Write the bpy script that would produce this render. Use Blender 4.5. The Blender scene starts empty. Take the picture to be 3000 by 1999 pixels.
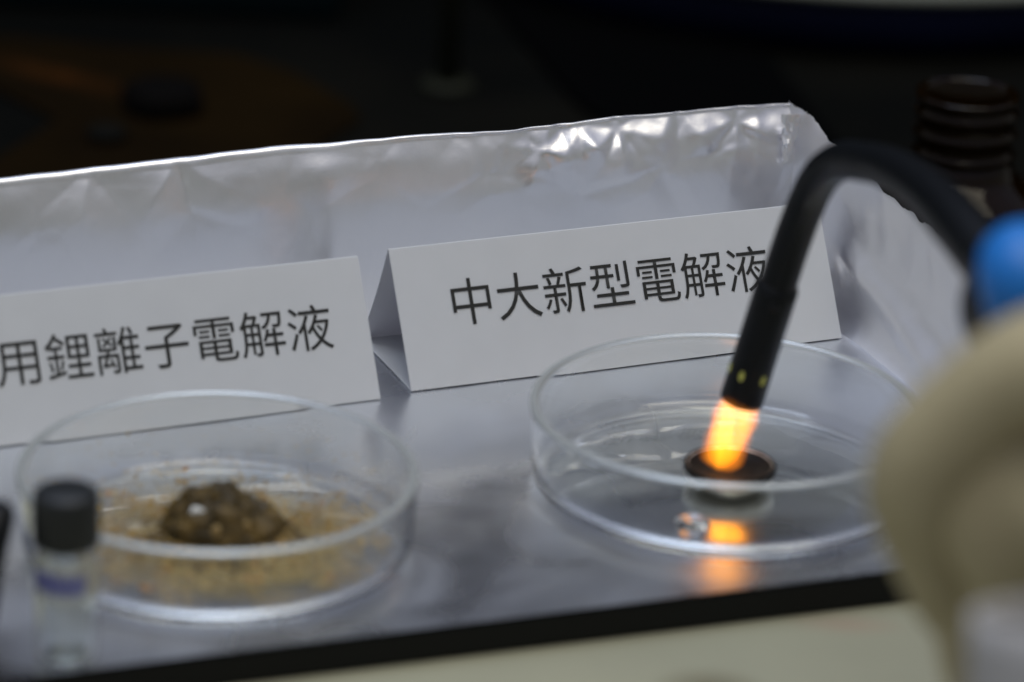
import bpy, bmesh, math, random
import numpy as np
from mathutils import Vector, Matrix, noise
random.seed(7); np.random.seed(7)
R = math.radians
S = bpy.context.scene
MM = 0.001

# ---------------------------------------------------------------- camera
cam_d = bpy.data.cameras.new('camera'); cam = bpy.data.objects.new('camera', cam_d)
S.collection.objects.link(cam); S.camera = cam
pitch, roll = R(21.92), R(2.415)
f_ = Vector((0, math.cos(pitch), -math.sin(pitch))); r_ = Vector((1, 0, 0)); u_ = r_.cross(f_)
r2 = math.cos(roll)*r_ + math.sin(roll)*u_; u2 = -math.sin(roll)*r_ + math.cos(roll)*u_
m = Matrix((r2, u2, -f_)).transposed().to_4x4(); m.translation = Vector((0, -.88707, .35696))
cam.matrix_world = m
cam_d.lens = 135; cam_d.sensor_width = 36; cam_d.clip_start = .05; cam_d.clip_end = 50
cam_d.dof.use_dof = True; cam_d.dof.focus_distance = .952; cam_d.dof.aperture_fstop = 7.2
cam_d.dof.aperture_blades = 8

# ---------------------------------------------------------------- world and lamps
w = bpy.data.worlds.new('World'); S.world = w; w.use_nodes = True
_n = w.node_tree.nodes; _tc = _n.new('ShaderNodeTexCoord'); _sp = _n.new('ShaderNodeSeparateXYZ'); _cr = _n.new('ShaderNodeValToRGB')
_cr.color_ramp.elements[0].position = .02; _cr.color_ramp.elements[0].color = (.78, .81, .84, 1)    # unseen room walls; bands toned for reflections in the foil
_cr.color_ramp.elements[1].position = .70; _cr.color_ramp.elements[1].color = (.84, .90, 1.22, 1)     # unseen ceiling, tinted lavender for the foil
_e = _cr.color_ramp.elements.new(.25); _e.color = (.66, .68, .62, 1)                               # duller upper walls and people, olive shaped for the foil reflections
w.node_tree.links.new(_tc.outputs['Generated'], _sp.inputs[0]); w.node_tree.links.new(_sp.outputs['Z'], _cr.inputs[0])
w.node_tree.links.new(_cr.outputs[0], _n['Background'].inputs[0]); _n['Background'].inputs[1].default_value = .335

def area(name, loc, target, sx, sy, power, col):
    l = bpy.data.lights.new(name, 'AREA'); l.shape = 'RECTANGLE'; l.size = sx; l.size_y = sy
    l.energy = power; l.color = col
    o = bpy.data.objects.new(name, l); S.collection.objects.link(o); o.location = loc
    o.rotation_euler = (Vector(target) - Vector(loc)).to_track_quat('-Z', 'Y').to_euler()
area('ceiling_lamp_cool', (-.25, .15, 1.75), (0, 0, 0), 1.4, .8, 12.4, (.72, .82, 1.0))
area('ceiling_lamp_warm', (.35, -.42, 1.75), (0, 0, 0), 1.4, .8, 12.2, (1.0, .92, .72))
S.view_settings.view_transform = 'Standard'; S.view_settings.look = 'None'
S.view_settings.exposure = 0; S.view_settings.gamma = 1
S.cycles.use_denoising = True
S.cycles.max_bounces = 14; S.cycles.transmission_bounces = 12; S.cycles.glossy_bounces = 8
S.cycles.transparent_max_bounces = 16; S.cycles.blur_glossy = 0.3
S.cycles.sample_clamp_indirect = 4

# ---------------------------------------------------------------- materials
def mat(name, col, rough=.5, metal=0, spec=.5, trans=0, ior=1.45, bump=None, var=None, emit=None, coat=0):
    m = bpy.data.materials.new(name); m.use_nodes = True
    nt = m.node_tree; b = nt.nodes['Principled BSDF']
    b.inputs['Base Color'].default_value = (*col, 1); b.inputs['Roughness'].default_value = rough
    b.inputs['Metallic'].default_value = metal; b.inputs['Specular IOR Level'].default_value = spec
    b.inputs['Transmission Weight'].default_value = trans; b.inputs['IOR'].default_value = ior
    b.inputs['Coat Weight'].default_value = coat
    tc = nt.nodes.new('ShaderNodeTexCoord')
    if bump:
        for sc, st, dist in bump:
            n = nt.nodes.new('ShaderNodeTexNoise'); n.inputs['Scale'].default_value = sc; n.inputs['Detail'].default_value = 4
            nt.links.new(tc.outputs['Object'], n.inputs['Vector'])
            bp = nt.nodes.new('ShaderNodeBump'); bp.inputs['Strength'].default_value = st; bp.inputs['Distance'].default_value = dist
            nt.links.new(n.outputs['Fac'], bp.inputs['Height'])
            prev = b.inputs['Normal'].links
            if prev: nt.links.new(prev[0].from_socket, bp.inputs['Normal'])
            nt.links.new(bp.outputs[0], b.inputs['Normal'])
    if var:
        sc, col2, lo, hi = var
        n = nt.nodes.new('ShaderNodeTexNoise'); n.inputs['Scale'].default_value = sc; n.inputs['Detail'].default_value = 6
        nt.links.new(tc.outputs['Object'], n.inputs['Vector'])
        cr = nt.nodes.new('ShaderNodeValToRGB'); cr.color_ramp.elements[0].position = lo; cr.color_ramp.elements[1].position = hi
        cr.color_ramp.elements[0].color = (*col, 1); cr.color_ramp.elements[1].color = (*col2, 1)
        nt.links.new(n.outputs['Fac'], cr.inputs[0]); nt.links.new(cr.outputs[0], b.inputs['Base Color'])
    return m

M_foil = mat('aluminium_foil', (.87, .87, .89), .34, 1, bump=[(28, .30, .002), (110, .35, .0006), (900, .12, .0001)])
M_foilfloor = mat('foil_floor', (.80, .82, .85), .26, 1, bump=[(22, .08, .0016), (60, .12, .0008), (700, .06, .0001)])
def vary_rough(m, scale, lo, hi):
    nt = m.node_tree; tc = nt.nodes.new('ShaderNodeTexCoord'); n = nt.nodes.new('ShaderNodeTexNoise'); mr = nt.nodes.new('ShaderNodeMapRange')
    n.inputs['Scale'].default_value = scale; n.inputs['Detail'].default_value = 5; n.inputs['Distortion'].default_value = .8
    mr.inputs['From Min'].default_value = .35; mr.inputs['From Max'].default_value = .65
    mr.inputs['To Min'].default_value = lo; mr.inputs['To Max'].default_value = hi
    nt.links.new(tc.outputs['Object'], n.inputs['Vector']); nt.links.new(n.outputs['Fac'], mr.inputs['Value']); nt.links.new(mr.outputs[0], nt.nodes['Principled BSDF'].inputs['Roughness'])
vary_rough(M_foilfloor, 28, .24, .34); vary_rough(M_foil, 24, .33, .48)
M_card = mat('white_card', (.70, .72, .73), .75, spec=.25, bump=[(2500, .08, .0001)], var=(120, (.68, .70, .71), .35, .7))
def thin_paper(m, k):
    nt = m.node_tree; b = nt.nodes['Principled BSDF']; out = nt.nodes['Material Output']
    t = nt.nodes.new('ShaderNodeBsdfTranslucent'); t.inputs[0].default_value = (.78, .76, .84, 1)
    mx = nt.nodes.new('ShaderNodeMixShader'); mx.inputs[0].default_value = k
    nt.links.new(b.outputs[0], mx.inputs[1]); nt.links.new(t.outputs[0], mx.inputs[2]); nt.links.new(mx.outputs[0], out.inputs[0])
thin_paper(M_card, .24)
M_ink = mat('black_print', (.012, .012, .01), .6)
M_glass = mat('dish_glass', (.985, .995, .985), .0, trans=1, ior=1.48)
M_rimglass = mat('dish_rim_glass', (.70, .74, .73), .18, trans=.55, ior=1.48)
M_vialglass = mat('vial_glass', (.90, .92, .90), .16, trans=1, ior=1.45)
M_blackpl = mat('black_plastic', (.0035, .0045, .006), .42, spec=.25, bump=[(400, .15, .0003)])
M_tray = mat('black_tray_plastic', (.006, .0065, .006), .6, spec=.25, bump=[(500, .15, .0003)])
M_cap = mat('black_cap', (.010, .012, .013), .45)
M_steel = mat('steel', (.80, .78, .70), .45, 1, bump=[(300, .1, .0003)])
M_burnt = mat('burnt_black', (.004, .0035, .002), .5, spec=.25, bump=[(400, .6, .0006)], var=(250, (.012, .010, .005), .4, .75))
M_table = mat('beige_table', (.355, .35, .25), .55, spec=.3, bump=[(200, .1, .0004)], var=(14, (.315, .31, .225), .4, .7))
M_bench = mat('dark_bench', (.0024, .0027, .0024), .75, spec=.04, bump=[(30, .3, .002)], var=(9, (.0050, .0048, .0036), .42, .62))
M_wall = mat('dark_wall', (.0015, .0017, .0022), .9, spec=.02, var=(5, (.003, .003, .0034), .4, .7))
M_amber = mat('amber_glass', (.32, .10, .012), .02, trans=.92, ior=1.28)
M_amber.node_tree.nodes['Principled BSDF'].inputs['Base Color'].default_value = (.06, .027, .003, 1)
M_navy = mat('navy_plastic', (.0026, .0042, .017), .6, spec=.08, var=(12, (.004, .006, .026), .4, .7))
M_rim = mat('pale_rim', (.17, .18, .15), .5)
M_teal = mat('teal_plastic', (.0012, .0042, .0058), .7, spec=.05, var=(10, (.0018, .0055, .0072), .4, .7))
M_rod = mat('stand_metal', (.022, .025, .017), .7, spec=.1, var=(60, (.03, .032, .02), .4, .7))
M_latex = mat('latex_glove', (.41, .35, .215), .5, spec=.3, bump=[(260, .5, .0008), (60, .4, .002)], var=(60, (.47, .41, .255), .35, .7))
M_coat = mat('white_coat', (.42, .41, .41), .85, spec=.2, bump=[(60, .5, .003)])
M_blue = mat('blue_plastic', (.010, .18, .60), .42, bump=[(300, .1, .0003)])
M_bluebk = mat('blue_ink', (.15, .16, .38), .5)
M_liquid = mat('liquid', (.97, .98, .98), .0, trans=1, ior=1.36)
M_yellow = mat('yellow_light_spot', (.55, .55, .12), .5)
M_residue = mat('tan_residue', (.30, .19, .065), .85, var=(800, (.42, .30, .14), .4, .65))
M_gran = mat('tan_granule', (.46, .31, .085), .7, var=(260, (.54, .40, .17), .35, .7))
M_mound = mat('brown_char', (.040, .026, .005), .5, spec=.4, bump=[(500, .8, .0009), (150, .5, .0015)], var=(170, (.16, .10, .022), .45, .75))
M_crust = mat('tan_crust', (.28, .19, .07), .6)
M_white = mat('crystal_highlight', (.75, .76, .72), .25, spec=.6)

def brown_mat():
    m = mat('rusty_board', (.0065, .0036, .0008), .8, spec=.04, var=(16, (.011, .006, .0012), .4, .7))
    nt = m.node_tree; b = nt.nodes['Principled BSDF']; base = b.inputs['Base Color'].links[0].from_socket
    tc = nt.nodes.new('ShaderNodeTexCoord')
    mp = nt.nodes.new('ShaderNodeMapping'); mp.inputs['Location'].default_value = (.145, .045, 0)
    mp.inputs['Rotation'].default_value = (0, 0, R(28)); mp.inputs['Scale'].default_value = (14, 60, 0)
    nt.links.new(tc.outputs['Object'], mp.inputs[0])
    # streak of orange rust that crosses the board
    sx = nt.nodes.new('ShaderNodeTexGradient'); sx.gradient_type = 'SPHERICAL'
    mp.vector_type = 'POINT'
    mp2 = nt.nodes.new('ShaderNodeMapping'); mp2.vector_type = 'TEXTURE'
    mp2.inputs['Location'].default_value = (-.165, .418, -.0745); mp2.inputs['Rotation'].default_value = (0, 0, R(-33))
    mp2.inputs['Scale'].default_value = (.045, .011, 1)
    nt.links.new(tc.outputs['Object'], mp2.inputs[0]); nt.links.new(mp2.outputs[0], sx.inputs[0])
    n = nt.nodes.new('ShaderNodeTexNoise'); n.inputs['Scale'].default_value = 60; nt.links.new(tc.outputs['Object'], n.inputs['Vector'])
    mu = nt.nodes.new('ShaderNodeMath'); mu.operation = 'MULTIPLY'
    nt.links.new(sx.outputs['Fac'], mu.inputs[0]); nt.links.new(n.outputs['Fac'], mu.inputs[1])
    mx = nt.nodes.new('ShaderNodeMix'); mx.data_type = 'RGBA'
    nt.links.new(mu.outputs[0], mx.inputs['Factor']); nt.links.new(base, mx.inputs['A'])
    mx.inputs['B'].default_value = (.055, .018, .003, 1); nt.links.new(mx.outputs['Result'], b.inputs['Base Color'])
    return m
M_brown = brown_mat()

def table_mat():
    m = M_table; nt = m.node_tree; b = nt.nodes['Principled BSDF']
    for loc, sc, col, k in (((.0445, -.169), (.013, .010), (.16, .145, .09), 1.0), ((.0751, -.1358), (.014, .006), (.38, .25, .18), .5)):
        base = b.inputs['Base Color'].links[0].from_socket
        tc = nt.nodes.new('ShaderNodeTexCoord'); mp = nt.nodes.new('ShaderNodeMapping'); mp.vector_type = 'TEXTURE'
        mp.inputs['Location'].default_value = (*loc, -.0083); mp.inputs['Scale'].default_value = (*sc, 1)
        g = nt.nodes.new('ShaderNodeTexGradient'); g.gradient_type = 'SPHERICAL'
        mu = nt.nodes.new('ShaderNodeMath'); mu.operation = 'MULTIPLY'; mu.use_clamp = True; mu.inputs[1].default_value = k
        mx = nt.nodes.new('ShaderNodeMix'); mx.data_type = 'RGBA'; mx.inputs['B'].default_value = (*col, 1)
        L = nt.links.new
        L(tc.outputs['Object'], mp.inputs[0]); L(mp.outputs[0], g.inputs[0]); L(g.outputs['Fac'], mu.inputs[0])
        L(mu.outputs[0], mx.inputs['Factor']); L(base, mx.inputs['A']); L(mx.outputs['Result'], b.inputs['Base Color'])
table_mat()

def flame_mat(name, col, strength):
    m = bpy.data.materials.new(name); m.use_nodes = True; nt = m.node_tree; nt.nodes.clear()
    out = nt.nodes.new('ShaderNodeOutputMaterial'); e = nt.nodes.new('ShaderNodeEmission')
    tc = nt.nodes.new('ShaderNodeTexCoord'); n = nt.nodes.new('ShaderNodeTexNoise')
    n.inputs['Scale'].default_value = 1; n.inputs['Detail'].default_value = 3
    mp = nt.nodes.new('ShaderNodeMapping'); mp.inputs['Scale'].default_value = (330, 330, 110)
    nt.links.new(tc.outputs['Object'], mp.inputs[0]); nt.links.new(mp.outputs[0], n.inputs['Vector'])
    mr = nt.nodes.new('ShaderNodeMapRange'); mr.inputs['From Min'].default_value = .3; mr.inputs['From Max'].default_value = .7
    mr.inputs['To Min'].default_value = .4*strength; mr.inputs['To Max'].default_value = 1.5*strength
    nt.links.new(n.outputs['Fac'], mr.inputs['Value']); nt.links.new(mr.outputs[0], e.inputs['Strength'])
    e.inputs['Color'].default_value = (*col, 1); nt.links.new(e.outputs[0], out.inputs['Volume'])
    return m
M_flame = flame_mat('flame', (1, .345, .006), 180)
M_halo = flame_mat('flame_halo', (1, .25, .005), 90)
M_flamecore = flame_mat('flame_core', (1, .60, .035), 46)

# ---------------------------------------------------------------- mesh helpers (coordinates in millimetres)
def link(o, parent=None):
    S.collection.objects.link(o)
    if parent: o.parent = parent
    return o
def mesh(name, V, F, m, parent=None, smooth=False, origin=(0, 0, 0)):
    """origin in mm world; vertices in mm relative to it."""
    me = bpy.data.meshes.new(name); me.from_pydata([(x*MM, y*MM, z*MM) for x, y, z in V], [], F); me.update()
    bm = bmesh.new(); bm.from_mesh(me); bmesh.ops.recalc_face_normals(bm, faces=bm.faces); bm.to_mesh(me); bm.free()
    if smooth: me.polygons.foreach_set('use_smooth', [True]*len(me.polygons))
    me.materials.append(m)
    o = bpy.data.objects.new(name, me); link(o, parent)
    if not parent: o.location = Vector(origin)*MM
    return o
def tag(o, label, cat, group=None):
    o['label'] = label; o['category'] = cat
    if group: o['group'] = group
    return o
def thing(name, loc, label, cat, group=None, rz=0):
    o = bpy.data.objects.new(name, None); o.empty_display_size = .01; link(o)
    o.location = Vector(loc)*MM; o.rotation_euler.z = rz
    return tag(o, label, cat, group)
def bevel(o, wd, seg=2):
    b = o.modifiers.new('bevel', 'BEVEL'); b.width = wd*MM; b.segments = seg; b.limit_method = 'ANGLE'; return o
def box(x0, x1, y0, y1, z0, z1):
    V = [(x, y, z) for z in (z0, z1) for y in (y0, y1) for x in (x0, x1)]
    F = [(0, 1, 3, 2), (4, 6, 7, 5), (0, 4, 5, 1), (1, 5, 7, 3), (3, 7, 6, 2), (2, 6, 4, 0)]
    return V, F
def prism(poly, z0, z1):
    n = len(poly); V = [(x, y, z0) for x, y in poly] + [(x, y, z1) for x, y in poly]
    F = [tuple(range(n-1, -1, -1)), tuple(range(n, 2*n))] + [(i, (i+1) % n, n+(i+1) % n, n+i) for i in range(n)]
    return V, F
def lathe(prof, n=64, closed=False):
    V, F = [], []; k = len(prof); pole = {}
    for i, (r, z) in enumerate(prof):
        pole[i] = len(V)
        if r < 1e-6: V.append((0, 0, z))
        else: V += [(r*math.cos(2*math.pi*j/n), r*math.sin(2*math.pi*j/n), z) for j in range(n)]
    rng = range(k if closed else k-1)
    for i in rng:
        a, b = i, (i+1) % k; ra, rb = prof[a][0] > 1e-6, prof[b][0] > 1e-6
        for j in range(n):
            j2 = (j+1) % n
            if ra and rb: F.append((pole[a]+j, pole[a]+j2, pole[b]+j2, pole[b]+j))
            elif ra: F.append((pole[a]+j, pole[a]+j2, pole[b]))
            elif rb: F.append((pole[a], pole[b]+j2, pole[b]+j))
    return V, F
def spline(P, n):
    P = [Vector(p) for p in P]; out = []
    Q = [P[0]*2-P[1]] + P + [P[-1]*2-P[-2]]
    for i in range(1, len(Q)-2):
        for j in range(n):
            t = j/n; a, b, c, d = Q[i-1:i+3]
            out.append(.5*((2*b)+(c-a)*t+(2*a-5*b+4*c-d)*t*t+(3*b-a-3*c+d)*t**3))
    out.append(P[-1]); return out
def tube(path, rad, n=20, cap=True):
    V, F = [], []; up = None; N = len(path)
    path = [Vector(p) for p in path]
    for i, p in enumerate(path):
        t = (path[min(i+1, N-1)]-path[max(i-1, 0)]).normalized()
        if up is None: up = t.orthogonal().normalized()
        up = (up - t*up.dot(t)).normalized(); s = t.cross(up)
        r = rad(i/(N-1)) if callable(rad) else rad
        for j in range(n):
            a = 2*math.pi*j/n; V.append(tuple(p + r*(math.cos(a)*up + math.sin(a)*s)))
    for i in range(N-1):
        for j in range(n):
            j2 = (j+1) % n; F.append((i*n+j, i*n+j2, (i+1)*n+j2, (i+1)*n+j))
    if cap: F += [tuple(range(n)), tuple(range((N-1)*n, N*n))]
    return V, F
def sm(a, b, x):
    t = max(0, min(1, (x-a)/(b-a))); return t*t*(3-2*t)
def lerp_tab(tab, x):
    if x <= tab[0][0]: return tab[0][1]
    for (a, u), (b, v) in zip(tab, tab[1:]):
        if x <= b: return u+(v-u)*(x-a)/(b-a)
    return tab[-1][1]

# frame of the cards and the foil: origin P0, axis dv along them, nb to the back
TH = R(23.6); dv = Vector((math.cos(TH), math.sin(TH), 0)); nb = Vector((-math.sin(TH), math.cos(TH), 0)); Z = Vector((0, 0, 1))
P0 = Vector((-23.7, -35.8, 0)); P1 = Vector((-30.9, -41.4, 0))
def tl(a, b, z=0): return P0 + a*dv + b*nb + z*Z

# ---------------------------------------------------------------- the setting
def structure(o): o['kind'] = 'structure'; return o
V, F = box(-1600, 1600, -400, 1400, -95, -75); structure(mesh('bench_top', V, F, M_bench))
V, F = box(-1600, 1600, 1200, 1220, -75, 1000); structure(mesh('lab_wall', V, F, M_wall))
pl = [tl(-520, -520), tl(520, -520), tl(520, 52), tl(-520, 52)]
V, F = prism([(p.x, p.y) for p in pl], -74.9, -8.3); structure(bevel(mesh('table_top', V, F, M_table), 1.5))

# ---------------------------------------------------------------- black tray
fl_, fr_ = tl(-134.5, -114.6), tl(126, -128.9); bl_, br_ = tl(-101, 47), tl(126, 47)
V, F = prism([(p.x, p.y) for p in (fl_, fr_, br_, bl_)], -8.2, -.55)
t = bevel(mesh('black_tray', V, F, M_tray), .8)
tag(t, 'thin black tray or board under the foil, its black front edge showing', 'tray')

# ---------------------------------------------------------------- foil lining
foil = thing('foil_lining', P0, 'crumpled aluminium foil sheet lining the tray and standing up as a wall behind the cards', 'foil', rz=TH)
# crease centres on the top edge (along, height above wall foot, amplitude, reach, phase)
SW = 126.0
def crumple(a, h, top):
    """relief of the back wall (mm), a along, h height"""
    e = 0
    for (ca, ch, A, L, ph, k) in ((-67, 48, 1.9, 22, .3, 4), (-45, 48.5, 1.9, 24, 1.1, 4), (6, 51.5, .8, 18, 2.2, 4), (-95, 50, 1.0, 20, .8, 3),
                                  (33, 51, 1.5, 22, .2, 4), (56, 50.5, 2.2, 17, 1.9, 5), (72, 45, 1.8, 14, .6, 5), (90, 50, 1.6, 18, 2.6, 5), (106, 44, 1.5, 15, 1.2, 5),
                                  (50, 42, 1.4, 12, .5, 4), (62, 47, 1.8, 9, 2.5, 5), (112, 50, 1.8, 12, .1, 4)):
        d = math.hypot(a-ca, h-ch)
        if d > 3*L: continue
        an = math.atan2(h-ch, a-ca)*k/2 + ph
        tri = abs(((an/math.pi) % 1)*2-1)*2-1
        e += A*(.40+.14*sm(30, 60, a))*tri*math.exp(-(d/L)**1.4)*sm(0, 5, d)
    up = sm(8, 40, h)
    q = Vector((a*.045, h*.06, 3.1))
    d, _ = noise.voronoi(q); e += up*(.9+1.5*sm(10, 50, a))*(d[1]-d[0])*1.3
    q = Vector((a*.12, h*.13, 7.7)); d, _ = noise.voronoi(q); e += sm(22, 46, h)*(.16+.55*sm(15, 50, a))*(d[1]-d[0])
    e += up*.9*noise.noise(Vector((a*.03, h*.03, 0)))
    e += .7*math.exp(-((a+6)/4.5)**2)*sm(5, 20, h)
    return e
# floor sheet
V, F = [], []
na, nbk = 170, 110
for j in range(nbk+1):
    v = j/nbk
    for i in range(na+1):
        u = i/na
        a = (-134.8+33*v)*(1-u) + SW*u
        b0 = -115.0*(1-u) - 129.2*u; b = b0*(1-v) + 36*v
        z = .35*noise.noise(Vector((a*.02, b*.02, 1))) + .10*noise.noise(Vector((a*.07, b*.05, 4)))
        # ripples pressed in between the dishes
        g = math.exp(-((a-8)/26)**2)*math.exp(-((b+62)/34)**2)
        z += g*.17*math.sin((b*.24+.006*(a-20)**2*.5)+2.4*noise.noise(Vector((a*.05, b*.05, 9))))
        z *= .6
        V.append((a, b, z))
for j in range(nbk):
    for i in range(na):
        k = j*(na+1)+i; F.append((k, k+1, k+na+2, k+na+1))
mesh('floor_sheet', V, F, M_foilfloor, foil, True)
# back wall: profile from the floor up over the rolled top edge and down behind
def wall_top(a): return lerp_tab([(-200, 47.2), (-92, 47.5), (-60, 48.0), (-20, 48.8), (20, 48.4), (45, 47.2), (70, 47.8), (95, 47.6), (118, 47.2), (130, 46)], a) + .35*noise.noise(Vector((a*.09, 2, 2)))
V, F = [], []; cols = 330; rows = 78
A0, A1 = -103.0, 122.0
for i in range(cols+1):
    a = A0+(A1-A0)*i/cols; H = wall_top(a); rr = .9+.75*sm(20,-40,a)+.35*noise.noise(Vector((a*.04, 5, 5))) - .45*sm(25, 50, a)
    for j in range(rows+1):
        s = j/rows
        if s < .08:   # bend out of the floor
            t_ = s/.08*math.pi/2; b = 35.4+6*math.sin(t_); h = .05+6*(1-math.cos(t_)); e = 0
        elif s < .86:
            h = 6.4+(H-6.4-rr)*(s-.08)/.78; b = 41.4+(h-6.4)*.045+max(0, (h-H+16)/16)**2*(2.9+1.0*sm(30, 60, a)); e = -crumple(a, h, H)*sm(6, 16, h)
            if h > H-6: e *= 1-.5*sm(H-6, H-rr, h)
        else:         # rolled edge
            t_ = (s-.86)/.14
            if t_ < .6:
                an = t_/.6*math.pi*1.15; b = 43.5+1.0*sm(30, 60, a)+(H-rr-6.4)*.045 + rr - rr*math.cos(an)*1.0 - .0; h = H-rr + rr*math.sin(an)*1.0
                e = -crumple(a, H-rr, H)*.25
            else:
                k = (t_-.6)/.4; b = 43.5+1.0*sm(30, 60, a)+(H-rr-6.4)*.045+2*rr-.2+k*1.0; h = H-rr*1.4-k*12; e = -crumple(a, H-rr, H)*.25
        V.append((a + (.8*noise.noise(Vector((a*.1, h*.1, 3))) if h > 20 else 0), b+e, h))
for i in range(cols):
    for j in range(rows):
        k = i*(rows+1)+j; F.append((k, k+1, k+rows+2, k+rows+1))
mesh('back_wall', V, F, M_foil, foil, True)
# side wall: turns forward from the corner, its torn edge sinks towards the viewer
def side_h(b): return lerp_tab([(-130, 17), (-100, 20), (-69, 25.6), (-48, 32.4), (-32, 37.0), (-8, 38), (8, 40.5), (23, 43), (34, 46), (47, 46.4)], b)
V, F = [], []; nb_, nh = 220, 60
for i in range(nb_+1):
    b = 43.5-172*i/nb_
    Ht = side_h(b) + .9*abs(noise.noise(Vector((b*.7, 0, 0)))) + .9*noise.noise(Vector((b*.22, 3, 0)))
    for j in range(nh+1):
        s = j/nh; h = -.4+(Ht+.9)*s
        a = 122 + (6.5*(1-s)**2)*0 - 4.0*math.exp(-h/3.5) + 3*math.sin(min(1, h/30)*2.2)*sm(30, -20, b)
        # a big diagonal fold low on the wall and soft creases
        x = (h - (3+.0*b)) ; fold = 3.2*math.exp(-((h-(12+ (b+10)*.25))/4.5)**2)*sm(25, 5, b)*sm(-75, -30, b)
        d, _ = noise.voronoi(Vector((b*.05, h*.06, 11)))
        a += -fold*.8 + .9*(d[1]-d[0]) + .5*noise.noise(Vector((b*.04, h*.05, 2))) + .5*sm(0, 40, h)*noise.noise(Vector((b*.15, h*.1, 8)))
        if b > 38: a += (b-38)*-.12
        V.append((a, b+sm(20, 43, b)*3.4*max(0, (h-30)/17)**2, h))
for i in range(nb_):
    for j in range(nh):
        k = i*(nh+1)+j; F.append((k, k+1, k+nh+2, k+nh+1))
mesh('side_wall', V, F, M_foil, foil, True)
# dark split seam where the two walls meet: torn flap folded over the corner
V, F = [], []
for i in range(13):
    for j in range(9):
        s, q = i/12, j/8
        h = 45.6-13*s; wdt = 6.5*(1-s)+.6
        a = 117.5+q*wdt + .6*noise.noise(Vector((i*.6, j*.5, 1))); b = 43.0-2.2*s-1.2*math.sin(q*3.1)*(1-s)+.9*noise.noise(Vector((i*.5, j*.7, 6)))
        V.append((a, b, h))
for i in range(12):
    for j in range(8):
        k = i*9+j; F.append((k, k+1, k+10, k+9))
o = mesh('corner_fold', V, F, M_foil, foil, False); md = o.modifiers.new('thickness', 'SOLIDIFY'); md.thickness = .0002

# ---------------------------------------------------------------- tent cards
TILT = math.atan2(17.6, 30)
def card(P, a0, a1, text, pitch_, label, cy):
    root = thing('tent_card', P, label, 'tent card', 'folded white paper tent cards with black Chinese printing', TH)
    th = .28; L = 34.75; A = Vector((0, 17.6, 30.0))
    def panel(name, p, q, bow=0, mt=M_card):
        V, F = [], []; n = 40; mrow = 8
        d = (q-p); nrm = Vector((0, -d.z, d.y)).normalized()
        for i in range(n+1):
            for j in range(mrow+1):
                s = j/mrow; x = a0+(a1-a0)*i/n
                bo = bow*math.sin(math.pi*s) * (.5+.5*abs(2*i/n-1)) + .10*noise.noise(Vector((x*.04, s*2, ord(name[0]))))*math.sin(math.pi*s)
                V.append((x, p.y+d.y*s+nrm.y*bo, p.z+d.z*s+nrm.z*bo))
        for i in range(n):
            for j in range(mrow):
                k = i*(mrow+1)+j; F.append((k, k+1, k+mrow+2, k+mrow+1))
        o = mesh(name, V, F, mt, root, False); md = o.modifiers.new('thickness', 'SOLIDIFY'); md.thickness = th*MM; md.offset = 0
        return o
    zf = .3
    panel('front_panel', Vector((0, 0, zf)), A+Vector((0, 0, zf)), .06)
    panel('back_panel', Vector((0, 35.0, zf+.1)), A+Vector((0, .25, zf)), 1.0)
    panel('floor_flap', Vector((0, .3, zf)), Vector((0, 34.6, zf+.1)), .25)
    for i, ch in enumerate(text):
        cu = bpy.data.curves.new('printed_character', 'FONT'); cu.body = ch; cu.size = 1.0; cu.offset = -.0015
        cu.align_x = 'CENTER'; cu.resolution_u = 4
        tmp = bpy.data.objects.new('tmp', cu); S.collection.objects.link(tmp)
        bpy.context.view_layer.update()
        dg = bpy.context.evaluated_depsgraph_get()
        me = bpy.data.meshes.new_from_object(tmp.evaluated_get(dg)); bpy.data.objects.remove(tmp)
        xs = [v.co.x for v in me.vertices]; ys = [v.co.y for v in me.vertices]
        mx_, my_ = 0.0, .38
        bx = text_pos[text][i]
        for v in me.vertices:
            x = bx + (v.co.x-mx_)*pitch_*TS; y = cy + (v.co.y-my_)*pitch_*TS
            s = y/L; v.co = Vector((x, A.y*s - (.36)*math.cos(TILT), A.z*s+zf+.36*math.sin(TILT)))*MM
        me.materials.clear(); me.materials.append(M_ink)
        o = bpy.data.objects.new('printed_character', me); link(o, root)
        o.data.name = 'printed_character'
    return root
TS = 1.0
text_pos = {'中大新型電解液': [19.0+12.42*i for i in range(7)], '用鋰離子電解液': [-86.1+11.87*i for i in range(7)]}
card(P0, 0, 116.2, '中大新型電解液', 12.42, 'white tent card printed 中大新型電解液, its last character crossed by the black torch neck', 20.0)
card(P1, -117, .1, '用鋰離子電解液', 11.87, 'white folded tent card behind the dish of brown residue, printed 用鋰離子電解液', 18.9)

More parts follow.
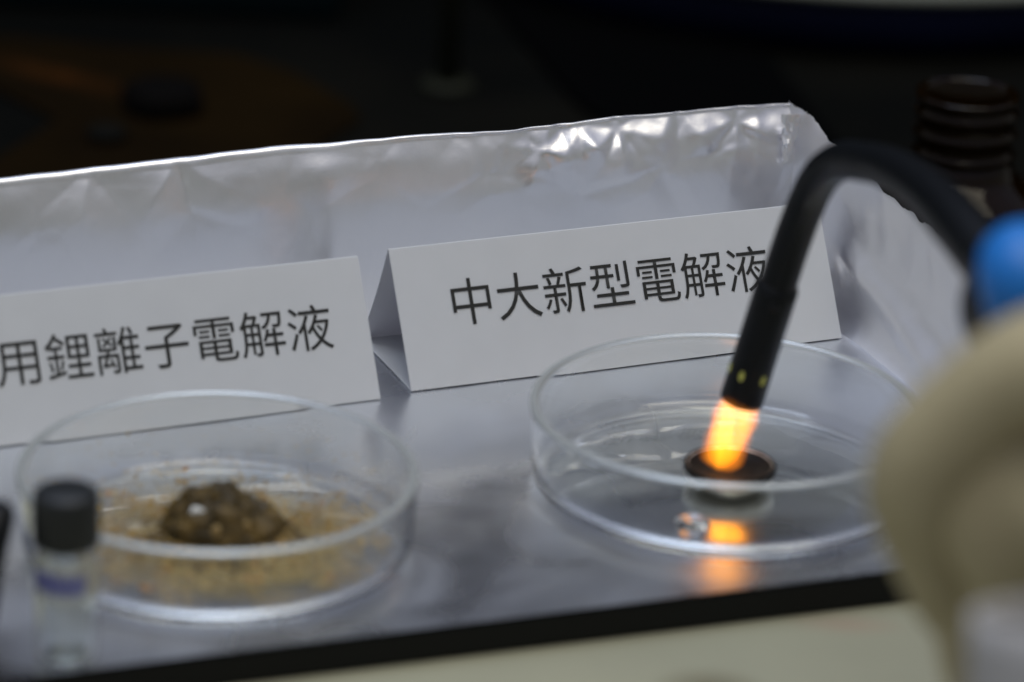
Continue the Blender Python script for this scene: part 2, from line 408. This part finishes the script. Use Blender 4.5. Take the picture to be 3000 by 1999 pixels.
# ---------------------------------------------------------------- petri dishes
def dish(x, y, k, label):
    root = thing('petri_dish', (x, y, .4), label, 'petri dish', 'clear glass petri dishes on the foil')
    Ro, h, wt, bt = 45*k, 18.9*k, 1.7, 1.7
    prof = [(0, .25), (Ro-7, .15), (Ro-4.0, 0)]
    for i in range(1, 7):
        a = i/6*math.pi/2; prof.append((Ro-4.0+3.2*math.sin(a), 3.2*(1-math.cos(a))))
    prof += [(Ro-.5, h*.5), (Ro-.1, h-2.2)]
    for i in range(9):
        a = i/8*math.pi; prof.append((Ro-1.05+1.15*math.cos(a), h-.9+.9*math.sin(a)*1.1))
    prof += [(Ro-wt-.4, h*.5), (Ro-wt-.8, bt+3.2)]
    for i in range(1, 6):
        a = i/5*math.pi/2; prof.append((Ro-wt-.8-2.7*(1-math.cos(a)), bt+3.2*(1-math.sin(a))))
    prof += [(Ro-9, bt-.05), (0, bt)]
    V, F = lathe(prof, 128)
    V = [(vx*(1+.0015*math.sin(3*math.atan2(vy, vx))), vy, vz+.05*noise.noise(Vector((vx*.05, vy*.05, 2)))) for vx, vy, vz in V]
    o = mesh('glass_body', V, F, M_glass, root, True)
    o.data.materials.append(M_rimglass)                       # fire polished, slightly frosted lip
    for p_ in o.data.polygons:
        if p_.center.z > (h-1.5)*MM: p_.material_index = 1
    return root
DL, DR = (-62.4, -126.8), (49.6, -81.5)
dish(*DL, .968, 'clear glass petri dish on the foil holding a brown charred lump and tan crumbs')
dish(*DR, 1.0, 'clear glass petri dish under the flame, holding a coin cell and a drop')

# ---------------------------------------------------------------- coin cell in the right dish
CX, CY = 50.8, -85.6; zc = 2.25
cell = thing('coin_cell', (CX, CY, zc), 'small round steel coin cell with a blackened top in the flame', 'coin cell')
V, F = lathe([(0, 0), (8.6, 0), (9.3, .5), (9.5, 1.4), (9.6, 1.6), (10.3, 2.0), (10.45, 3.2), (10.3, 4.3), (10.0, 4.45), (9.6, 4.3), (9.45, 3.6), (0, 3.6)], 72)
mesh('steel_case', V, F, M_steel, cell, True)
V, F = lathe([(0, 3.7), (5, 3.72), (9.3, 3.7), (9.75, 4.4), (9.9, 4.56), (10.4, 4.5), (10.62, 4.0), (10.55, 3.1), (10.5, 2.95), (10.3, 3.0)], 72)
V = [(x, y, z+.10*noise.noise(Vector((x*.5, y*.5, 1)))) for x, y, z in V]
mesh('burnt_top', V, F, M_burnt, cell, True)
V, F = lathe([(8.9, .05), (9.35, -.02), (9.7, .25), (9.65, .6), (9.3, .55)], 72, True)
mesh('gasket', V, F, M_blackpl, cell, True)
# liquid drop
drop = []
for i in range(9):
    a = i/8*math.pi/2; drop.append((4.1*math.cos(a), 2.1*math.sin(a)))
V, F = lathe([(0, 0)] + drop[:-1] + [(0, 2.1)], 40)
o = mesh('liquid_drop', V, F, M_liquid, None, True, (41.8, -109.0, 2.14)); tag(o, 'clear round drop of liquid in front of the coin cell', 'drop')

# ---------------------------------------------------------------- char and crumbs in the left dish
ML = (-61.5, -122.5, 2.1)
lump = thing('charred_lump', ML, 'dark brown shiny charred lump in the middle of the left dish', 'burnt residue')
V, F = [], []; nr, nt_ = 34, 90
for i in range(nr+1):
    s = i/nr
    for j in range(nt_):
        a = 2*math.pi*j/nt_; c, sn = math.cos(a), math.sin(a)
        Rb = 13.6+2.6*noise.noise(Vector((c*1.9, sn*1.9, 3)))
        r = Rb*math.sin(s*math.pi/2)
        x, y = r*c, r*sn*.82
        h1 = 9.6*math.cos(s*math.pi/2)**1.05
        z = h1*(1-.28*sm(1, 11, x)) - .8*sm(2, 10, -x)*sm(0, 6, h1)
        d, _ = noise.voronoi(Vector((x*.28, y*.28, z*.28+5)))
        z += (2.4*noise.noise(Vector((x*.20, y*.20, 3))) + .9*noise.noise(Vector((x*.6, y*.6, 8))) + 1.5*(d[1]-d[0]-.3))*sm(0, 3, h1+.5)
        V.append((x-1.5*(1-s), y, max(z, 0 if s > .97 else .1)))
for i in range(nr):
    for j in range(nt_):
        j2 = (j+1) % nt_; F.append((i*nt_+j, i*nt_+j2, (i+1)*nt_+j2, (i+1)*nt_+j))
mesh('char_body', V, F, M_mound, lump, True)
def blob(name, parent, c, r, m, seed=0, amp=.25, sub=2):
    bm = bmesh.new(); bmesh.ops.create_icosphere(bm, subdivisions=sub, radius=1)
    V = []
    for v in bm.verts:
        n_ = 1+amp*noise.noise(v.co*1.4+Vector((seed, 0, 0)))
        V.append((c[0]+v.co.x*r[0]*n_, c[1]+v.co.y*r[1]*n_, c[2]+v.co.z*r[2]*n_))
    F = [tuple(v.index for v in f.verts) for f in bm.faces]; bm.free()
    return mesh(name, V, F, m, parent, True)
blob('crystal_highlight', lump, (-5.4, -6.6, 7.0), (1.7, 1.0, 1.2), M_white, 2, .5)  # pale crystal blob painting in the lump's white wet highlight
blob('tan_chip', lump, (5.8, -8.4, 4.7), (.9, .7, 1.4), M_crust, 5, .4)
blob('tan_chip', lump, (1.5, -7.5, 7.0), (.8, .6, .7), M_crust, 9, .4)
blob('tan_chip', lump, (-.5, -9.6, 3.4), (1.7, 1.0, 2.0), M_crust, 12, .4)
def crumbs(name, n, fn, m, smin, smax, label, cat, origin, mid=None):
    V, F = [], []
    base = [(1, 0, 0), (-1, 0, 0), (0, 1, 0), (0, -1, 0), (0, 0, 1), (0, 0, -1)]
    fc = [(0, 2, 4), (2, 1, 4), (1, 3, 4), (3, 0, 4), (2, 0, 5), (1, 2, 5), (3, 1, 5), (0, 3, 5)]
    for _ in range(n):
        x, y, z = fn(); s = smin+(smax-smin)*random.random()**3
        k = len(V); an = random.random()*6.28; ca, sa = math.cos(an), math.sin(an)
        for bx, by, bz in base:
            q = s*(.6+.7*random.random()); V.append((x+(bx*ca-by*sa)*q, y+(bx*sa+by*ca)*q, z+s*.6+bz*q*.65))
        F += [tuple(k+i for i in f) for f in fc]
    o = mesh(name, V, F, m, None, False, origin); o['kind'] = 'stuff'; tag(o, label, cat); return o
Rin = 45*.968-6
def on_mound():
    a = random.random()*6.28; q = random.random()**.6*math.pi/2
    x, y = 13.2*math.sin(q)*math.cos(a), 13.2*math.sin(q)*.82*math.sin(a)
    return x-1.5*math.cos(q), y, 9.2*math.cos(q)**1.05*(1-.28*sm(1, 11, x))-.2
V, F = [], []
for _ in range(1500):
    x, y, z = on_mound(); q = .15+.5*random.random()**2; k = len(V)
    if noise.noise(Vector((x*.35, y*.35, z*.3))) < -.05 and random.random() < .8: continue
    for b_ in ((1, 0, 0), (-.6, .8, 0), (-.6, -.8, 0), (0, 0, 1), (0, 0, -1)): V.append((x+b_[0]*q*(.6+random.random()), y+b_[1]*q*(.6+random.random()), z+b_[2]*q))
    F += [(k, k+1, k+3), (k+1, k+2, k+3), (k+2, k, k+3), (k+1, k, k+4), (k+2, k+1, k+4), (k, k+2, k+4)]
o = mesh('crust_grains', V, F, mat('crust_grain', (.17, .11, .026), .6, var=(300, (.035, .022, .004), .4, .6)), lump); o['kind'] = 'stuff'
def pos_near():
    while True:
        a = random.random()*6.28; r = 11+abs(random.gauss(0, 1))*11
        x, y = r*math.cos(a)*1.05, r*math.sin(a)*.9+4
        if math.hypot(x, y) < Rin: 
            if noise.noise(Vector((x*.12, y*.12, 5))) *1.5 + random.random()*.6 > .30: return x, y, 0
def pos_far():
    while True:
        a = random.random()*6.28; r = Rin*math.sqrt(random.random())
        x, y = r*math.cos(a), r*math.sin(a)
        if noise.noise(Vector((x*.09, y*.09, 8))) *1.6 + random.random()*.6 > .32: return x, y, 0
def pos_wall():
    a = R(20)+R(150)*random.random(); q = random.random()**2.5; r = Rin+1.0+min(1.9, q*8); return r*math.cos(a), r*math.sin(a), q*9+.3
DLo = (DL[0], DL[1], 2.12)
crumbs('burnt_crumbs', 2400, pos_near, mat('brown_granule', (.27, .175, .038), .7, var=(300, (.32, .2, .07), .35, .7)), .15, .75, 'brown burnt crumbs heaped round the charred lump', 'crumbs', DLo)
def pos_dark():
    while True:
        a = random.random()*6.28; r = 11.5+abs(random.gauss(0, 1))*4.5
        if noise.noise(Vector((math.cos(a)*1.6, math.sin(a)*1.6, 12))) + random.random()*.8 > .3: return r*math.cos(a), r*math.sin(a)*.85, 0
crumbs('dark_crumbs', 900, pos_dark, mat('dark_granule', (.055, .034, .008), .6, var=(300, (.14, .085, .02), .4, .7)), .2, .9, 'dark brown burnt crumbs close round the foot of the charred lump', 'crumbs', DLo)
crumbs('tan_crumbs', 3800, pos_far, M_gran, .12, .5, 'fine tan crumbs sprinkled over the left dish floor', 'crumbs', DLo)
crumbs('wall_crumbs', 420, pos_wall, M_gran, .12, .42, 'rust coloured specks stuck to the back inside wall of the left dish', 'crumbs', DLo)
crumbs('rust_crumbs', 36, pos_far, mat('rust_granule', (.36, .18, .05), .7), .5, 1.1, 'larger rust orange grains lying in the left dish', 'crumbs', DLo)
for x, y, z, s in ((-12.5, -28, 0, 1.9), (-19, -24, 0, 1.1), (8, -20, 0, 1.2), (27, 0, 0, .9), (19, 9, 0, .9)):
    o = blob('orange_flake', None, (0, 0, s*.4), (s, s*.8, s*.45), mat('orange_flake', (.36, .20, .08), .7), x, .5, 1)
    o.location = Vector((DLo[0]+x, DLo[1]+y, DLo[2]))*MM
    tag(o, {-12.5: 'largest orange brown flake near the front of the left dish', -19: 'small flake to the left of the largest orange flake', 8: 'small orange flake in front of the charred lump', 27: 'small orange flake near the right wall of the left dish', 19: 'small orange flake behind and right of the charred lump'}[x], 'flake', 'orange flakes in the left dish')

# thin dusty film on the dish floor
def film_mat():
    m = mat('dust_film', (.40, .28, .085), .9, spec=.2, var=(110, (.46, .36, .17), .35, .7)); nt = m.node_tree; b = nt.nodes['Principled BSDF']
    tc = nt.nodes.new('ShaderNodeTexCoord')
    n = nt.nodes.new('ShaderNodeTexNoise'); n.inputs['Scale'].default_value = 140; n.inputs['Detail'].default_value = 8; n.inputs['Roughness'].default_value = .7
    g = nt.nodes.new('ShaderNodeTexGradient'); g.gradient_type = 'SPHERICAL'
    mp = nt.nodes.new('ShaderNodeMapping'); mp.vector_type = 'TEXTURE'; mp.inputs['Scale'].default_value = (.044, .040, .04); mp.inputs['Location'].default_value = (.002, -.002, 0)
    L = nt.links.new
    L(tc.outputs['Object'], n.inputs['Vector']); L(tc.outputs['Object'], mp.inputs[0]); L(mp.outputs[0], g.inputs[0])
    ad = nt.nodes.new('ShaderNodeMath'); ad.operation = 'ADD'; L(n.outputs['Fac'], ad.inputs[0]); L(g.outputs['Fac'], ad.inputs[1])
    mr = nt.nodes.new('ShaderNodeMapRange'); mr.inputs['From Min'].default_value = .72; mr.inputs['From Max'].default_value = 1.35; mr.inputs['To Max'].default_value = .8
    L(ad.outputs[0], mr.inputs['Value']); L(mr.outputs[0], b.inputs['Alpha']); return m
V, F = [], []; n = 80
V.append((0, 0, .06)); V += [(Rin*.97*math.cos(6.2832*j/n), Rin*.97*math.sin(6.2832*j/n), .06) for j in range(n)]
F = [(0, 1+j, 1+(j+1) % n) for j in range(n)]
o = mesh('dust_film', V, F, film_mat(), None, False, DLo); o['kind'] = 'stuff'; tag(o, 'patchy tan dust film coating the floor of the left dish', 'dust')

# ---------------------------------------------------------------- vial in front
vial = thing('sample_vial', (-88.2, -184.5, .3), 'small clear glass vial with a black screw cap and blue handwriting, standing at front left', 'vial')
V, F = lathe([(0, .1), (5.3, 0), (6.2, .5), (6.5, 1.5), (6.5, 22.5), (5.9, 24.5), (4.9, 25.5), (4.9, 27), (3.9, 27), (3.9, 25), (5.3, 22), (5.5, 2.2), (5, 1.3), (0, 1.2)], 56)
mesh('glass_body', V, F, M_vialglass, vial, True)
prof = [(0, 25.8), (5.6, 25.8), (6.65, 26.1), (6.8, 27), (6.8, 35.8), (6.5, 37.2), (5.6, 37.8), (0, 37.7)]
V, F = lathe(prof, 72)
V = [(x*(1+.012*math.cos(36*math.atan2(y, x))), y*(1+.012*math.cos(36*math.atan2(y, x))), z) for x, y, z in V]
mesh('screw_cap', V, F, M_cap, vial, True)
V, F = [], []                                            # label film and ink
for i in range(29):
    a = R(-165+150*i/28)
    V += [(6.58*math.cos(a), 6.58*math.sin(a), 14.5), (6.58*math.cos(a), 6.58*math.sin(a), 24)]
F = [(2*i, 2*i+2, 2*i+3, 2*i+1) for i in range(28)]
M_lab = mat('frosted_label', (.55, .56, .52), .7); M_lab.node_tree.nodes['Principled BSDF'].inputs['Alpha'].default_value = .45
mesh('frosted_label', V, F, M_lab, vial, True)
random.seed(3); V, F = [], []
def stroke(pts):
    for (a0, z0), (a1, z1) in zip(pts, pts[1:]):
        q0 = Vector((6.66*math.cos(R(a0)), 6.66*math.sin(R(a0)), z0)); q1 = Vector((6.66*math.cos(R(a1)), 6.66*math.sin(R(a1)), z1))
        t_ = (q1-q0).normalized(); rad = Vector((q0.x, q0.y, 0)).normalized(); s = t_.cross(rad)*.55
        k = len(V); V.extend([tuple(q0-s), tuple(q0+s), tuple(q1+s), tuple(q1-s)]); F.append((k, k+1, k+2, k+3))
for c in range(7):
    a = -152+c*15
    stroke([(a, 22-c*.25+math.sin(c)*.6), (a+3, 17.4-c*.1), (a+6, 21.6-c*.2), (a+8, 17.6), (a+12, 19.8), (a+9, 21.8)])
mesh('ink_writing', V, F, M_bluebk, vial)

# black cable at the far left edge of the tray
pth = spline([(-108, -172, 10), (-104.5, -178, 22), (-102.6, -181, 30), (-103.5, -188, 24), (-105.2, -196, 10), (-107, -204, 1.5), (-112, -215, -3.5)], 8)
V, F = tube(pth, 3.6, 16); o = mesh('black_cable', V, F, M_blackpl, None, True); tag(o, 'loop of black cable at the left edge beside the vial', 'cable')

# ---------------------------------------------------------------- gas torch with curved neck
torch = thing('gas_torch', (53, -83, 22), 'black gas torch lighter with a bent flexible neck and blue button, flame pointing down', 'torch')
TO = Vector((53, -83, 22))
def rel(P): return [tuple(Vector(p)-TO) for p in P]
nz = [(53.0, -83, 23.4), (54.9, -83.5, 33), (56.8, -84, 42.1), (58.6, -84.5, 49.0)]
ax = (Vector(nz[-1])-Vector(nz[0])).normalized()
p0 = Vector((52.5, -82.9, 21.0)); p1 = p0+ax*30.5
pp = [p0+ax*q for q in (0, .35, 1.0, 9, 10, 20, 27, 29.8, 30.6)]; rd = [4.75, 5.0, 5.05, 5.0, 4.98, 4.95, 4.95, 4.9, 4.2]
def tube_r(P, Rr, n=40, cap=True):
    it = iter(Rr); V, F = tube(P, 1.0, n, cap); N = len(P)
    for i in range(N):
        for j in range(n):
            v = Vector(V[i*n+j]); V[i*n+j] = tuple(Vector(P[i])+(v-Vector(P[i]))*Rr[i])
    return V, F
# hollow nozzle: outside then back inside
V, F = tube_r(rel(pp), rd, 40, False)
k = len(V); V2, F2 = tube_r(rel([p0, p0+ax*.2, p0+ax*8]), [4.75, 4.1, 3.9], 40, False)
V += V2; F += [tuple(i+k for i in f) for f in F2]
F.append(tuple(range(k+80, k+120)))
mesh('nozzle', V, F, M_blackpl, torch, True)
side = ax.cross(Vector((0, -1, 0))).normalized(); frontn = side.cross(ax).normalized()
if frontn.y > 0: frontn = -frontn
for an in (-27, 32, 118, 205, -75):                       # air holes
    dr = (frontn*math.cos(R(an)) + Vector(ax).cross(frontn)*math.sin(R(an))).normalized()
    c = p0+ax*8.2+dr*4.98
    ring = []; tn = ax.cross(dr).normalized(); V, F = [], []
    for q, (rr_, dd) in enumerate(((1.0, .12), (.8, .1), (.75, -.5))):
        for j in range(16):
            b = j/16*6.2832; V.append(tuple(c + (ax*math.cos(b)*1.75+tn*math.sin(b)*1.0)*rr_ + dr*dd - TO))
    for q in range(2):
        for j in range(16): F.append((q*16+j, q*16+(j+1) % 16, q*16+16+(j+1) % 16, q*16+16+j))
    hole = mesh('air_hole', V, F, M_blackpl, torch, True)
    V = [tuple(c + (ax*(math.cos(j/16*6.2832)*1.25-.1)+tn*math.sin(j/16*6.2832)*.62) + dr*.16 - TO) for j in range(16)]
    mesh('painted_glint', V, [tuple(range(16))], M_yellow, hole)  # flat yellow disc painted in as a glint at the hole
# small screw on the ferrule
c = p0+ax*26.5+frontn*4.9; V, F = tube_r(rel([c, c+frontn*.4, c+frontn*.5]), [1.0, .9, .1], 16)
mesh('screw', V, F, M_blackpl, torch, True)
neck = [tuple(p1-ax*1.0), (61.0, -85.6, 60), (63.6, -88, 70.8), (66.1, -92, 79.0), (69.4, -98, 84.6), (73.0, -107, 88.0), (78.5, -121, 91.4), (84.2, -141, 93.6), (89.6, -166, 94.2), (95.0, -188, 92.8)]
sp = spline(neck, 22); N = len(sp)
rr = [(4.15+.22*(abs((i*.62) % 2-1)) + 1.6*sm(.55, 1, i/N)) for i in range(N)]
V, F = tube_r(rel(sp), rr, 32); mesh('flexible_neck', V, F, M_blackpl, torch, True)
hb = spline([(93.5, -182, 93.2), (98.5, -204, 91.5), (105, -240, 89.5), (115, -290, 87), (126, -350, 84)], 8); N = len(hb)
V, F = tube_r(rel(hb), [6+6.5*sm(0, .22, i/N) for i in range(N)], 40); mesh('handle', V, F, M_blackpl, torch, True)
# blue button
V, F = lathe([(0, -9), (8.5, -9), (9.8, -6), (10.1, -1), (9.4, 3.6), (7.4, 7.2), (4.2, 9.2), (0, 9.9)], 48)
mt_ = Matrix.Rotation(R(14), 3, 'X') @ Matrix.Rotation(R(-24), 3, 'Y')
c = Vector((93.4, -236, 109.6))-TO
V = [tuple(c+mt_ @ Vector((x*.92, y*1.2, z*1.25))) for x, y, z in V]
mesh('blue_button', V, F, M_blue, torch, True)

# ---------------------------------------------------------------- flame (hot gas: emission inside two closed bodies)
fb = Vector((47.3, -89.4, zc+4.8)); ft = p0+ax*3.0
def flame_body(name, rs, m, parent, amp, seed):
    pts = []; N = 28
    for i in range(N+1):
        t_ = i/N; p = fb.lerp(ft, t_)
        p = p + Vector((.7*math.sin(t_*2.6+.4)*(1-t_)-.2, 0, 0)); pts.append(p-fo)
    Rr = [lerp_tab(rs, i/N) for i in range(N+1)]
    V, F = tube_r([tuple(p) for p in pts], Rr, 40)
    V = [tuple(Vector(v)+Vector((1, .3, 0))*amp*(noise.noise(Vector((v[0]*.25, v[1]*.25, v[2]*.12+seed)))+.7*noise.noise(Vector((v[0]*.6, v[1]*.6, v[2]*.3+seed))))) for v in V]
    return mesh(name, V, F, m, parent, True)
fo = fb.copy()
flame = thing('flame', fo, 'bright yellow orange flame blowing down from the torch onto the coin cell', 'flame')
flame_body('outer_flame', [(0, .4), (.04, 2.2), (.15, 3.3), (.35, 4.0), (.6, 4.5), (.8, 4.3), (.9, 3.9), (1, 3.2)], M_flame, flame, .9, 1)
flame_body('flame_halo', [(0, 1.5), (.04, 3.8), (.12, 4.7), (.35, 5.2), (.6, 5.5), (.8, 4.6), (.88, 3.9), (1, 3.3)], M_halo, flame, 1.2, 4)
flame_body('inner_flame', [(0, .3), (.05, .9), (.2, 1.8), (.5, 3.0), (.8, 3.2), (.95, 2.6), (1, 1.9)], M_flamecore, flame, .6, 7)

# ---------------------------------------------------------------- gloved hand and sleeve
def skin_object(name, chains, m, parent, label=None):
    verts, edges, rad = [], [], []
    idx = {}
    for ch in chains:
        prev = None
        for p, r in ch:
            key = tuple(p)
            if key not in idx:
                idx[key] = len(verts); verts.append(Vector(p)*MM); rad.append(r*MM)
            if prev is not None: edges.append((prev, idx[key]))
            prev = idx[key]
    me = bpy.data.meshes.new(name); me.from_pydata(verts, edges, []); me.materials.append(m)
    o = bpy.data.objects.new(name, me); link(o, parent)
    sk = o.modifiers.new('skin', 'SKIN'); sk.use_smooth_shade = True
    for i, d in enumerate(me.skin_vertices[0].data):
        d.radius = (rad[i], rad[i]); d.use_root = (i == 0)
    sb = o.modifiers.new('subdivision', 'SUBSURF'); sb.levels = 2; sb.render_levels = 2
    dg = bpy.context.evaluated_depsgraph_get(); bpy.context.view_layer.update(); dg = bpy.context.evaluated_depsgraph_get()
    nm = bpy.data.meshes.new_from_object(o.evaluated_get(dg)); o.modifiers.clear(); o.data = nm; nm.name = name
    nm.polygons.foreach_set('use_smooth', [True]*len(nm.polygons))
    if not nm.materials: nm.materials.append(m)
    return o
HO = Vector((118, -330, 100))
hand = thing('person', HO, 'gloved hand in cream latex gripping the torch handle, cut off by the right edge', 'person')
def h(x, y, z): return (x-HO.x, y-HO.y, z-HO.z)
palm = (h(124, -322, 96), 15)
chains = [
    [palm, (h(104, -312, 118), 14), (h(88, -306, 127), 12), (h(77, -302, 113), 10.8), (h(65.8, -300, 99.5), 10.2), (h(72.4, -295, 87), 9.4), (h(77.5, -291, 75), 8.8), (h(84, -286, 64), 8)],
    [palm, (h(108, -306, 100), 15), (h(92, -302, 98), 12), (h(84.0, -294, 82), 11), (h(83, -290, 66), 9.6), (h(86.5, -286, 54), 8.6), (h(92, -283, 46), 7.8)],
    [palm, (h(112, -306, 82), 15), (h(96, -298, 74), 11), (h(91, -292, 58), 10), (h(91.5, -287, 44), 9), (h(96, -283, 34), 8)],
    [palm, (h(118, -306, 66), 13), (h(104, -297, 54), 10), (h(99, -290, 40), 9), (h(99.5, -285, 29), 8.2), (h(104, -282, 20), 7.2)],
    [palm, (h(104, -314, 104), 17), (h(92, -307, 99), 15), (h(82, -302, 92), 10)],
    [palm, (h(108, -312, 92), 17), (h(96, -305, 86), 13), (h(87, -299, 78), 9)],
    [palm, (h(124, -312, 118), 12), (h(116, -292, 131), 10), (h(108, -270, 132), 8.8), (h(102, -252, 127), 8)],
    [palm, (h(130, -336, 72), 20), (h(136, -346, 45), 22), (h(140, -356, 5), 25)],
]
gh = skin_object('gloved_hand', chains, M_latex, hand)
bm = bmesh.new(); bm.from_mesh(gh.data)                  # fill the hollow of the fist
bmesh.ops.create_icosphere(bm, subdivisions=4, radius=1, matrix=Matrix.Translation(Vector(h(93, -304, 96))*MM) @ Matrix.Diagonal((.021, .012, .020, 1)))
for f in bm.faces: f.smooth = True
bm.to_mesh(gh.data); bm.free()
V, F = [], []; N = 26; nr = 60
c0, c1 = Vector((107.5, -347, 99)), Vector((113, -385, -10)); d = (c1-c0).normalized(); s1 = d.cross(Vector((0, 1, 0))).normalized(); s2 = d.cross(s1)
for i in range(N+1):
    p = c0.lerp(c1, i/N)
    for j in range(nr):
        a = j/nr*6.2832; rr_ = 34+4*i/N + 1.6*noise.noise(Vector((math.cos(a)*1.5, math.sin(a)*1.5, i*.25)))
        V.append(tuple(p+rr_*(math.cos(a)*s1+math.sin(a)*s2)-HO))
for i in range(N):
    for j in range(nr): F.append((i*nr+j, i*nr+(j+1) % nr, (i+1)*nr+(j+1) % nr, (i+1)*nr+j))
o = mesh('coat_sleeve', V, F, M_coat, hand, True); md = o.modifiers.new('thickness', 'SOLIDIFY'); md.thickness = .0012

# ---------------------------------------------------------------- dim things behind the foil wall
bot = thing('amber_bottle', (127.2, 159, -74.9), 'open amber glass bottle with a threaded neck standing in the dark behind the foil corner', 'bottle')
zt = 95.5
prof = [(0, 2), (24, 0), (27, 3), (27.5, 8), (27.5, 52), (26.5, 60), (23, 66), (17.5, 69.5), (14.8, 71.5), (14.0, 73), (13.6, 75.5)]
thr = []
for i in range(25):
    z = 76+i*.72; thr.append((12.9+1.15*max(0, math.cos((i-3)/25*6.2832*3))**2, z))
prof += thr + [(13.9, zt-1), (13.6, zt), (12.4, zt+.2), (11.6, zt-.8), (11.4, 76), (12, 71), (21, 63), (25, 52), (25, 6), (20, 4), (0, 4)]
prof = [((x*1.07 if z > 66 else x), z-2.2*(z > 60)) for x, z in prof]
V, F = lathe(prof, 72); mesh('glass_body', V, F, M_amber, bot, True)
V, F = lathe([(0, 4.3), (19.8, 4.3), (24.8, 6.5), (24.8, 50), (22, 58), (0, 58)], 48); mesh('dark_contents', V, F, mat('dark_liquid', (.09, .042, .006), .3), bot, True)

pl = [(-220, 452), (-190, 462), (-150, 456), (-105, 452), (-84, 436), (-60, 400), (-56, 385), (-70, 352), (-75, 300), (-150, 260), (-185, 300), (-160, 370), (-185, 400), (-215, 405)]
V, F = prism(pl, -74.8, -73.5); o = mesh('brown_board', V, F, M_brown); tag(o, 'dim rusty brown board with ragged edge lying on the dark bench at upper left', 'board')
V, F = lathe([(0, 0), (13, 0), (14, 2), (13.4, 7), (10.5, 9), (5, 9.6), (0, 9)], 24)
V = [(x*(1+.25*noise.noise(Vector((x*.2, y*.2, 1)))), y*(1+.2*noise.noise(Vector((x*.2, y*.2, 4)))), z) for x, y, z in V]
o = mesh('black_lump', V, F, mat('black_lump', (.0026, .0022, .0020), .8, spec=.05), None, True, (-125, 386, -73.4)); tag(o, 'black lump lying on the brown board', 'lump')
V, F = lathe([(0, 0), (6, 0), (7, 1.4), (6.4, 3.5), (2, 4), (0, 4)], 20)
o = mesh('grey_pebble', V, F, mat('grey_pebble', (.006, .006, .005), .8, spec=.05), None, True, (-141, 352, -73.4)); tag(o, 'small grey lump in front of the black lump on the brown board', 'lump')
st = thing('retort_stand', (-27, 428, -75), 'dim upright metal rod on a round foot behind the foil, upper centre', 'stand')
V, F = lathe([(0, 0), (9.5, 0), (10, 1.2), (9, 2.4), (4.5, 3.2), (0, 3.4)], 40); mesh('base_plate', V, F, mat('stand_base', (.013, .014, .008), .6, spec=.15), st, True)
V, F = lathe([(0, 3.2), (4.2, 3.2), (4.2, 300), (0, 300)], 24); mesh('rod', V, F, M_rod, st, True)
pl = [(-52, 640), (-10, 560), (60, 360), (90, 300), (330, 300), (330, 640)]
V, F = prism([(20, 410), (-38, 620), (60, 620), (120, 330), (60, 330)], -74.8, -72); o = mesh('black_slab', V, F, mat('black_sheet', (.0012, .0013, .0014), .85, spec=.02)); tag(o, 'matt black sheet lying on the dark bench to the right of the rod', 'sheet')  # thin black slab forming the pure black area right of the rod
bs = thing('plastic_basin', (128, 660, -73.6), 'dark navy basin with a pale rim at the top right edge', 'basin')
V, F = lathe([(0, 0), (174, 0), (179, 4), (184, 24), (181, 24), (176, 6), (0, 4)], 96); mesh('basin_body', V, F, M_navy, bs, True)
V, F = lathe([(180, 23.5), (186, 23), (187.5, 25.5), (185, 28), (181, 28), (180, 26)], 96, True); mesh('rim', V, F, M_rim, bs, True)
V, F = box(-330, -70, 500, 620, -75, 30); o = bevel(mesh('teal_box', V, F, M_teal), 4); tag(o, 'dark teal plastic box in the dim upper left corner', 'box')
